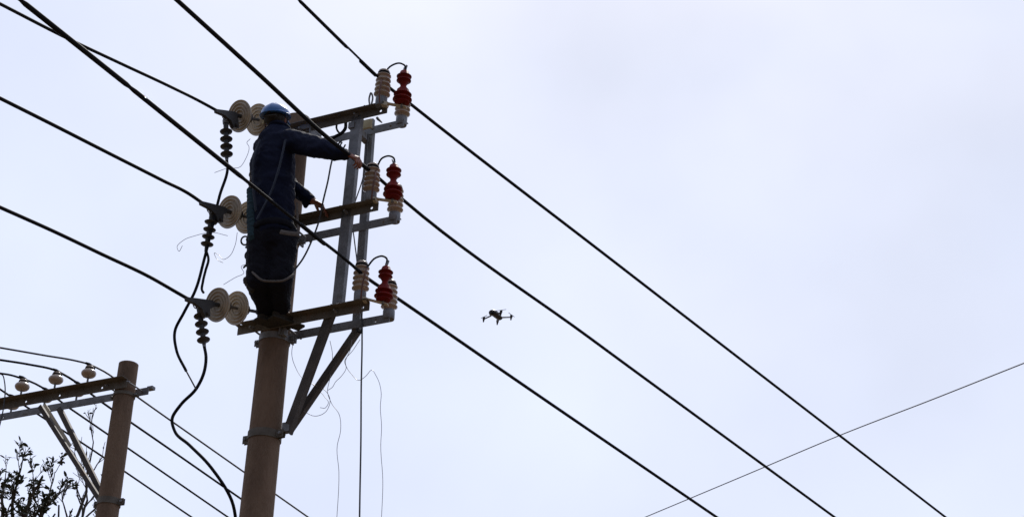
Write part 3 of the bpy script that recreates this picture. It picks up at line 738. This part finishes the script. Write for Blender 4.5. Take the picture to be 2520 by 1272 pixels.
def hand(w, d, n, thumb, curl, L=0.185):
    # wrist w, direction d, palm normal n (towards the palm), side of the thumb +-1
    d = Vector(d).normalized(); n = Vector(n); n = (n-d*n.dot(d)).normalized(); s = d.cross(n).normalized()*thumb
    pl = L*0.50
    kn = w + d*pl
    body.tube([w-d*0.01, w+d*pl*0.45, kn], [0.026, 0.036, 0.038], 14, True, 0.42, s)
    body.ball(w, 0.025)
    for i, (off, fl, r) in enumerate(((0.029, 0.92, 0.0088), (0.0095, 1.0, 0.009), (-0.0105, 0.94, 0.0086), (-0.029, 0.76, 0.0076))):
        p = kn + s*off - d*0.012; dd = d.copy(); c = curl[i]
        for k, seg in enumerate((0.40, 0.33, 0.27)):
            q = Quaternion(d.cross(n).normalized(), 0)
            dd2 = (dd*math.cos(c) + n*math.sin(c)) if k == 0 else None
            ang = c*(k+1)
            v = d*math.cos(ang) + n*math.sin(ang)
            e = p + v*(L*0.52*fl*seg)
            body.limb(p, e, r*(1-0.08*k), r*(1-0.08*(k+1))); p = e
    p = w + d*pl*0.25 + s*0.026; v1 = (d*0.6 + s*0.7 + n*0.35).normalized(); e = p+v1*0.042
    body.limb(p, e, 0.013, 0.0115); v2 = (d*0.85+s*0.1+n*0.6).normalized(); e2 = e+v2*0.03
    body.limb(e, e2, 0.011, 0.0095); body.limb(e2, e2+(d*0.7+n*0.8-s*0.2).normalized()*0.024, 0.0095, 0.0075)
gripR = J((0.9108, -0.43, 1.011))
hand(wrR, (gripR-wrR), (-0.3, 0.5, -0.8), 1, (0.62, 0.7, 0.78, 0.86), 0.18)
gripL = J((0.4352, -0.15, 0.8679))
hand(wrL, (gripL-wrL), (0.1, 0.1, -1.0), 1, (0.25, 0.3, 0.36, 0.42))
remesh(body, 'body', SKIN, person, 0.0048, 3)

jk = MB()
jk.limb(J((0.1559, -0.39, 0.555)), waist, 0.172, 0.176, 0.85, right)
jk.limb(waist, chest, 0.176, 0.190, 0.85, right)
jk.limb(chest, upper, 0.190, 0.168, 0.8, right)
jk.limb(upper, J((0.1417, -0.42, 1.4302)), 0.14, 0.088)
jk.limb(upper, shR, 0.11, 0.078); jk.limb(upper, shL, 0.11, 0.078)
jk.limb(shR, elR, 0.088, 0.072); jk.limb(elR, J((0.693, -0.49, 1.0961)), 0.073, 0.058); jk.limb(J((0.693, -0.49, 1.0961)), J((0.7686, -0.47, 1.0762)), 0.057, 0.042)
jk.limb(shL, elL, 0.085, 0.066); jk.limb(elL, J((0.3249, -0.2, 0.9381)), 0.066, 0.042)
jk.ball(J((0.2846, -0.2, 0.9189)), (0.03, 0.03, 0.045))
remesh(jk, 'jacket', NAVY, person, 0.0085, 4, 0.016, 0.16)
cl = MB(); cpts = []
for k in range(25):
    a = k/24*6.283; cpts.append(neck + right*math.cos(a)*0.078 + fwd*math.sin(a)*0.072 + upv*(0.004-0.018*math.sin(a)))
cl.tube(cpts, 0.017, 10, True, 1.0); cl.build('collar', NAVY, person, 60)
tr = MB()
tr.limb(J((0.1462, -0.39, 0.6419)), J((0.1578, -0.39, 0.5377)), 0.145, 0.15)
for h, k, a in ((hpL, knL, anL), (hpR, knR, anR)):
    tr.limb(pelvis, h, 0.13, 0.112); tr.limb(h, k, 0.108, 0.094); tr.limb(k, a.lerp(k, 0.12), 0.093, 0.064)
remesh(tr, 'trousers', TROUS, person, 0.0085, 4, 0.016, 0.15)
for a in (anL, anR):
    bt = MB(); sole = a - upv*0.055
    bt.limb(a+upv*0.03, a-upv*0.02, 0.052, 0.048); bt.limb(a-upv*0.025-fwd*0.03, a+fwd*0.13-upv*0.035, 0.042, 0.036)
    bt.box(a+fwd*0.05-upv*0.068, (0.095, 0.27, 0.022), Matrix((right, fwd, upv)).transposed())
    remesh(bt, 'boot', BOOT, person, 0.006, 2)
# helmet
hm = MB(); hc = head+hd*0.042-hf*0.004; prof = []
for k in range(13):
    a = k/12*math.pi/2; prof.append((0.110*math.cos(a), 0.088*math.sin(a)))
prof = [(0.098, -0.010), (0.114, -0.012), (0.118, -0.006)] + prof[:-1] + [(0.004, 0.088)]
hm.lathe(prof, (0, 0, 0), (0, 0, 1), 36)
for v in hm.v:
    v.y *= 1.13
    r_ = Vector((v.x, v.y, 0)).length
    if v.z > 0.01 and abs(v.x) < 0.03: v.z += 0.006*(1-abs(v.x)/0.03)
hm.box((0, 0.145, -0.012), (0.12, 0.05, 0.006), Matrix.Rotation(-0.25, 3, 'X'))
hm.v = [hc + HR @ v for v in hm.v]
h_ = hm.build('helmet', HELM, person, 50)
kb = MB(); kb.lathe([(0.0, 0.0), (0.016, 0.0), (0.013, 0.012), (0.0, 0.014)], hc+hd*0.086-hf*0.003, hd, 12); kb.build('knob', HELM, h_)
st = MB()
for s in (-1, 1):
    st.tube([hc+hr_*s*0.10-hd*0.005, head+hr_*s*0.086-hd*0.03+hf*0.01, head+hr_*s*0.045-hd*0.10+hf*0.045, head-hd*0.122+hf*0.05], 0.006, 6, True, 0.5)
st.tube([hc-hf*0.125-hd*0.01, hc-hf*0.118-hd*0.045-hr_*0.05, hc-hf*0.118-hd*0.045+hr_*0.05], 0.009, 6)
st.build('chin_strap', BOOT, person)
kb = MB(); kb.box(J((0.0138, -0.47, 1.536)), (0.02, 0.012, 0.034)); kb.build('strap_buckle', YEL, person, 20)
hs = MB(); hs.ball(head+hd*0.015-hf*0.016, (0.083, 0.084, 0.075), HR); hs.build('hair', HAIRM, person, 60)
# body belt, tool bag, work-positioning strap
bl = MB(); bpts = []
bc = J((0.1544, -0.39, 0.5994))
for k in range(37):
    a = k/36*6.283; bpts.append(bc + right*math.cos(a)*0.180 + fwd*math.sin(a)*0.158 + upv*(0.012*math.cos(a)))
bl.tube(bpts, 0.024, 8, True, 0.28, (0, 0, 1)); bl.build('belt', TROUS, person, 60)
bk = MB(); bk.tube(curve([J((0.3454, -0.575, 0.4717)), J((0.4166, -0.565, 0.4488)), J((0.4597, -0.52, 0.4564))]), 0.017, 8, True, 0.3, (0, 0, 1)); bk.build('belt_strap', STRAP, person)
pp = MB(); pp.tube(curve([J((0.4122, -0.5, 0.732)), J((0.4282, -0.5, 0.6103)), J((0.4553, -0.5, 0.4476))]), 0.008, 6); pp.build('side_strap', STRAP, person)
tb = MB(); tb.limb(J((-0.0006, -0.5, 0.9313)), J((0.0284, -0.5, 0.7459)), 0.035, 0.04); tb.limb(J((0.0284, -0.5, 0.7459)), J((0.0657, -0.49, 0.5225)), 0.045, 0.05)
remesh(tb, 'tool_pouch', TEAL, person, 0.006, 3, 0.006, 0.04)
hs_ = MB()
for pts in (((0.0961, -0.6, 1.2842), (0.0763, -0.62, 1.137), (0.0849, -0.62, 0.9441), (0.1321, -0.6, 0.6712)), ((0.3097, -0.585, 1.2427), (0.3159, -0.625, 1.0274), (0.2649, -0.625, 0.7989), (0.1473, -0.6, 0.6005))):
    hs_.tube(curve([J(p) for p in pts]), 0.017, 8, True, 0.3, (0.9, -0.45, 0))
hs_.build('harness', HARN, person)
gl = MB(); gl.tube(curve([J((-0.0036, -0.52, 1.0954)), J((-0.0087, -0.53, 1.042)), J((0.0229, -0.54, 1.0086)), J((-0.0075, -0.53, 0.9721)), J((0.0185, -0.53, 0.9317))]), 0.009, 8); gl.build('glove_cuff', STRAP, person)
for k, (px, rr) in enumerate(((((-0.0641, -0.42, 0.561)), 0.036), (((-0.0311, -0.42, 0.4326)), 0.024), (((-0.0284, -0.42, 0.3515)), 0.028), (((-0.0286, -0.42, 0.4996)), 0.022))):
    c = J(px); q = MB(); R = Matrix.Rotation(0.5+k, 3, 'Z') @ Matrix.Rotation(0.3*k, 3, 'X')
    q.tube([c + R @ Vector((rr*math.cos(t/14*6.283)*0.8, 0, rr*math.sin(t/14*6.283))) for t in range(15)], 0.007, 6)
    q.build('carabiner', BOOT, person)
q = MB(); q.limb(J((-0.0247, -0.42, 0.5258)), J((0.0192, -0.42, 0.3321)), 0.022, 0.026); q.limb(J((0.0299, -0.46, 0.1942)), J((0.0598, -0.44, 0.1256)), 0.035, 0.028)
remesh(q, 'hanging_tools', BOOT, person, 0.006, 2, 0.008, 0.03)
rp = MB(); rp.tube(curve([J((0.2918, -0.28, 0.3041)), J((0.3669, -0.43, 0.1701)), J((0.3381, -0.465, 0.1325)), J((0.2762, -0.5, 0.1209)), J((0.2093, -0.525, 0.1282)), J((0.1304, -0.52, 0.1918)), J((0.0228, -0.46, 0.3117))]), 0.0085, 8)
tag(rp.build('lanyard', STRAP, person), 'pale rope looped round the legs')

# ------------------------------------------------------------ drone
dc = Vector((-0.1894, 24.0, 13.3201))
sx = 24.0
DR = Matrix(((-0.4982, -0.8658, -0.0467), (0.8634, -0.4905, -0.1181), (0.0794, -0.0992, 0.9919))).transposed()
drone = empty('drone', Matrix.Translation(dc) @ DR.to_4x4(), 'small dark four-armed drone hovering in the sky right of the pole', 'drone')
b = MB()
b.tube([(-0.125, 0, 0), (-0.105, 0, 0.0), (-0.03, 0, 0.004), (0.05, 0, 0.006), (0.105, 0, 0.004), (0.125, 0, 0)], [0.026, 0.046, 0.050, 0.052, 0.060, 0.050], 14, True, 0.72, (0, 1, 0))
b.build('body', DRONE, drone)
b = MB(); b.box((0.0, 0, 0.040), (0.12, 0.06, 0.014)); b.build('battery', DRONE, drone, 20)
b = MB(); b.box((0.125, 0, -0.02), (0.04, 0.05, 0.04)); b.lathe([(0.0, 0), (0.018, 0), (0.018, 0.02), (0.0, 0.02)], (0.145, 0, -0.02), (1, 0, 0), 14)
b.build('camera_gimbal', GLASS, drone, 30)
for tip, rt_ in (((-0.0898, -0.253, 0.0), (0.0044, -0.0827, 0.0)), ((0.0892, 0.1282, 0.0), (0.0605, 0.0599, 0.0)), ((-0.1027, 0.185, -0.0), (-0.0848, 0.0444, 0.0)), ((-0.228, -0.1074, 0.0), (-0.1253, -0.0371, 0.0))):
    t = Vector(tip); root = Vector(rt_)
    b = MB(); b.tube([root, t], [0.011, 0.009], 10); am = b.build('arm', DRONEG, drone)
    b = MB(); b.lathe([(0.0, -0.045), (0.008, -0.045), (0.014, -0.01), (0.019, 0.0), (0.019, 0.03), (0.0, 0.03)], t, (0, 0, 1), 12); b.build('motor', DRONE, am)
    a0 = t.x*9+t.y*5; b = MB()
    for s in (-1, 1):
        v = Vector((math.cos(a0), math.sin(a0), 0))*s
        b.plate(t+Vector((0, 0, 0.035))-v.cross(Vector((0, 0, 1)))*0.006, v, v.cross(Vector((0, 0, 1))), (0, 0, 0.0015), 0.085, 0.012)
    b.build('propeller', DRONEG, am, 20)

# ------------------------------------------------------------ tree at the lower left
rnd = random.Random(11)
tb_ = Vector((-4.4353, 19.0, 5.7006)); tb_.z = 0.0
tree = empty('tree', Matrix.Translation(tb_), 'sparse-leaved tree whose twigs rise at the bottom left corner', 'tree')
def TJ(p): return Vector(p)-tb_
limbs = [
 [(-4.8377, 19.0, 7.6718), (-4.5894, 18.7, 8.2259), (-5.0207, 18.6, 8.5784), (-4.9906, 18.6, 8.8723), (-4.9625, 18.6, 8.9644)],
]
twigs = MB(); leaves = []
LEAFY = [0, 1, 2, 3, 4]
def branch(p, q, r0, r1, depth, bend=0.08):
    p, q = Vector(p), Vector(q); L = (q-p).length; pts = []
    n = 5; off = Vector((rnd.uniform(-1, 1), rnd.uniform(-1, 1), rnd.uniform(-1, 1)))*L*bend
    for k in range(n+1):
        t = k/n; j = Vector((rnd.uniform(-1, 1), rnd.uniform(-1, 1), rnd.uniform(-1, 1)))*L*0.012
        pts.append(p.lerp(q, t)+off*math.sin(t*math.pi)+(j if 0 < k < n else Vector()))
    twigs.tube(pts, [r0+(r1-r0)*k/n for k in range(n+1)], 6 if r0 < 0.02 else 8)
    d = (q-p).normalized()
    if depth > 0:
        for k in range(rnd.choice((3, 4, 5))):
            t = rnd.uniform(0.25, 1.0); o = pts[0].lerp(pts[-1], t)+off*math.sin(t*math.pi)
            u, w, _ = frame(d); a = rnd.uniform(0, 6.283); sp = rnd.uniform(0.35, 0.95)
            v = (d + (u*math.cos(a)+w*math.sin(a))*sp + Vector((0, 0, 0.25))).normalized()
            l2 = L*rnd.uniform(0.32, 0.6)
            rr = (r0+(r1-r0)*t)*0.62
            branch(o, o+v*l2, max(rr, 0.004), max(r1*0.5, 0.0028), depth-1, 0.1)
    else:
        for k in range(rnd.choice(LEAFY)):
            t = rnd.uniform(0.4, 1.0); o = pts[0].lerp(pts[-1], t)+off*math.sin(t*math.pi)
            leaves.append((o, d))
base = TJ((-4.5731, 19.0, 6.7479))
trunk = MB(); trunk.tube(curve([(0, 0, -0.1), (0.06, 0, base.z*0.35), (-0.04, 0.05, base.z*0.7), base], 6), [0.17-0.10*k/18 for k in range(19)], 14)
tk = trunk.build('trunk', BARK, tree)
fork = TJ((-4.8669, 18.9, 7.7242))
mains = [
 (fork, (-5.0338, 18.7, 8.26), (-5.0054, 18.6, 8.5344), (-4.9843, 18.6, 8.8862)),
 (fork, (-4.7728, 18.6, 8.1904), (-4.6342, 18.5, 8.3131), (-4.6126, 18.5, 8.6464)),
 (fork, (-4.7628, 18.8, 8.2727), (-4.6968, 18.9, 8.4913), (-4.5559, 18.9, 8.6917)),
 (fork, (-5.2369, 19.1, 8.3308), (-5.304, 19.2, 8.6146), (-5.3325, 19.3, 8.9287)),
 (fork, (-5.0195, 19.2, 8.3087), (-5.0231, 19.3, 8.6183), (-5.0768, 19.4, 8.9789)),
 (fork, (-4.7918, 18.2, 7.9151), (-4.734, 18.1, 8.095), (-4.6262, 18.0, 8.3201)),
 (fork, (-4.9599, 18.4, 7.9366), (-4.9599, 18.2, 8.0793), (-5.0579, 18.1, 8.3183)),
 (fork, (-4.7618, 18.5, 7.9805), (-4.8828, 18.6, 8.2297), (-5.0651, 18.7, 8.4585)),
 (fork, (-4.6, 18.4, 7.9949), (-4.64, 18.3, 8.121), (-4.777, 18.2, 8.3469)),
 (fork, (-5.4509, 18.9, 8.2267), (-5.5374, 18.9, 8.4915), (-5.6114, 18.9, 8.8058)),
]
f2 = TJ((-4.5801, 19.3, 7.5184))
mains += [(f2, (-4.5331, 19.6, 8.29), (-4.5346, 19.8, 8.8265), (-4.6821, 19.9, 9.4332)),
          (f2, (-4.5555, 19.4, 8.4004), (-4.5111, 19.5, 9.0423), (-4.5526, 19.5, 9.5647)),
          (f2, (-4.4011, 19.4, 8.2253), (-4.2792, 19.5, 8.6323), (-4.3176, 19.5, 9.1451)),
          (f2, (-4.5441, 19.1, 8.114), (-4.5615, 19.1, 8.382), (-4.6923, 19.2, 8.7094))]
branch(base, fork, 0.06, 0.042, 0); branch(base, f2, 0.055, 0.036, 0)
for m0 in mains:
    LEAFY[:] = [0, 0, 0, 1, 1] if m0[0] is f2 else [0, 1, 2, 3, 4]
    a, b_, c, d = m0[0], TJ(m0[1]), TJ(m0[2]), TJ(m0[3])
    branch(a, b_, 0.028, 0.019, 1, 0.05); branch(b_, c, 0.018, 0.012, 2, 0.07); branch(c, d, 0.011, 0.004, 2, 0.09)
tw = twigs.build('branches', BARK, tree, 60)
def leaf_verts(s):
    return [Vector(p)*s for p in ((0, 0, 0), (0.35, 0.18, 0.03), (0.7, 0.16, 0.0), (1, 0, -0.08), (0.7, -0.16, 0.0), (0.35, -0.18, 0.03), (0.5, 0, -0.04))]
LF = [(0, 6, 1), (1, 6, 2), (2, 6, 3), (0, 5, 6), (5, 4, 6), (4, 3, 6)]
lm = bpy.data.meshes.new('leaf'); lm.from_pydata([tuple(v) for v in leaf_verts(1.0)], [], LF); lm.materials.append(LEAF)
for p in lm.polygons: p.use_smooth = True
rest = MB(); count = 0
def visible(o):
    v = cam.matrix_world.inverted() @ (o+tb_)
    x, y = v.x/-v.z*4699.6841+1260, 636-v.y/-v.z*4699.6841
    return -20 < x < 300 and 1000 < y < 1285
order = sorted(leaves, key=lambda e: 0 if visible(e[0]) else 1)
for o, d in order:
    v = (d*0.5+Vector((rnd.uniform(-1, 1), rnd.uniform(-1, 1), rnd.uniform(-0.7, 0.8)))).normalized()
    q = v.to_track_quat('X', 'Z') @ Quaternion((1, 0, 0), rnd.uniform(-1.2, 1.2)); s = rnd.uniform(0.045, 0.088)
    if count < 300:
        lf = bpy.data.objects.new('leaf', lm); COL.objects.link(lf); lf.parent = tree
        lf.location = o; lf.rotation_mode = 'QUATERNION'; lf.rotation_quaternion = q; lf.scale = (s, s, s); count += 1
    else:
        rest.add([o + q @ x for x in leaf_verts(s)], LF)
if rest.v: rest.build('foliage', LEAF, tree, 60)['kind'] = 'stuff'
print('LEAVES', len(leaves), 'tb', tb_[:])
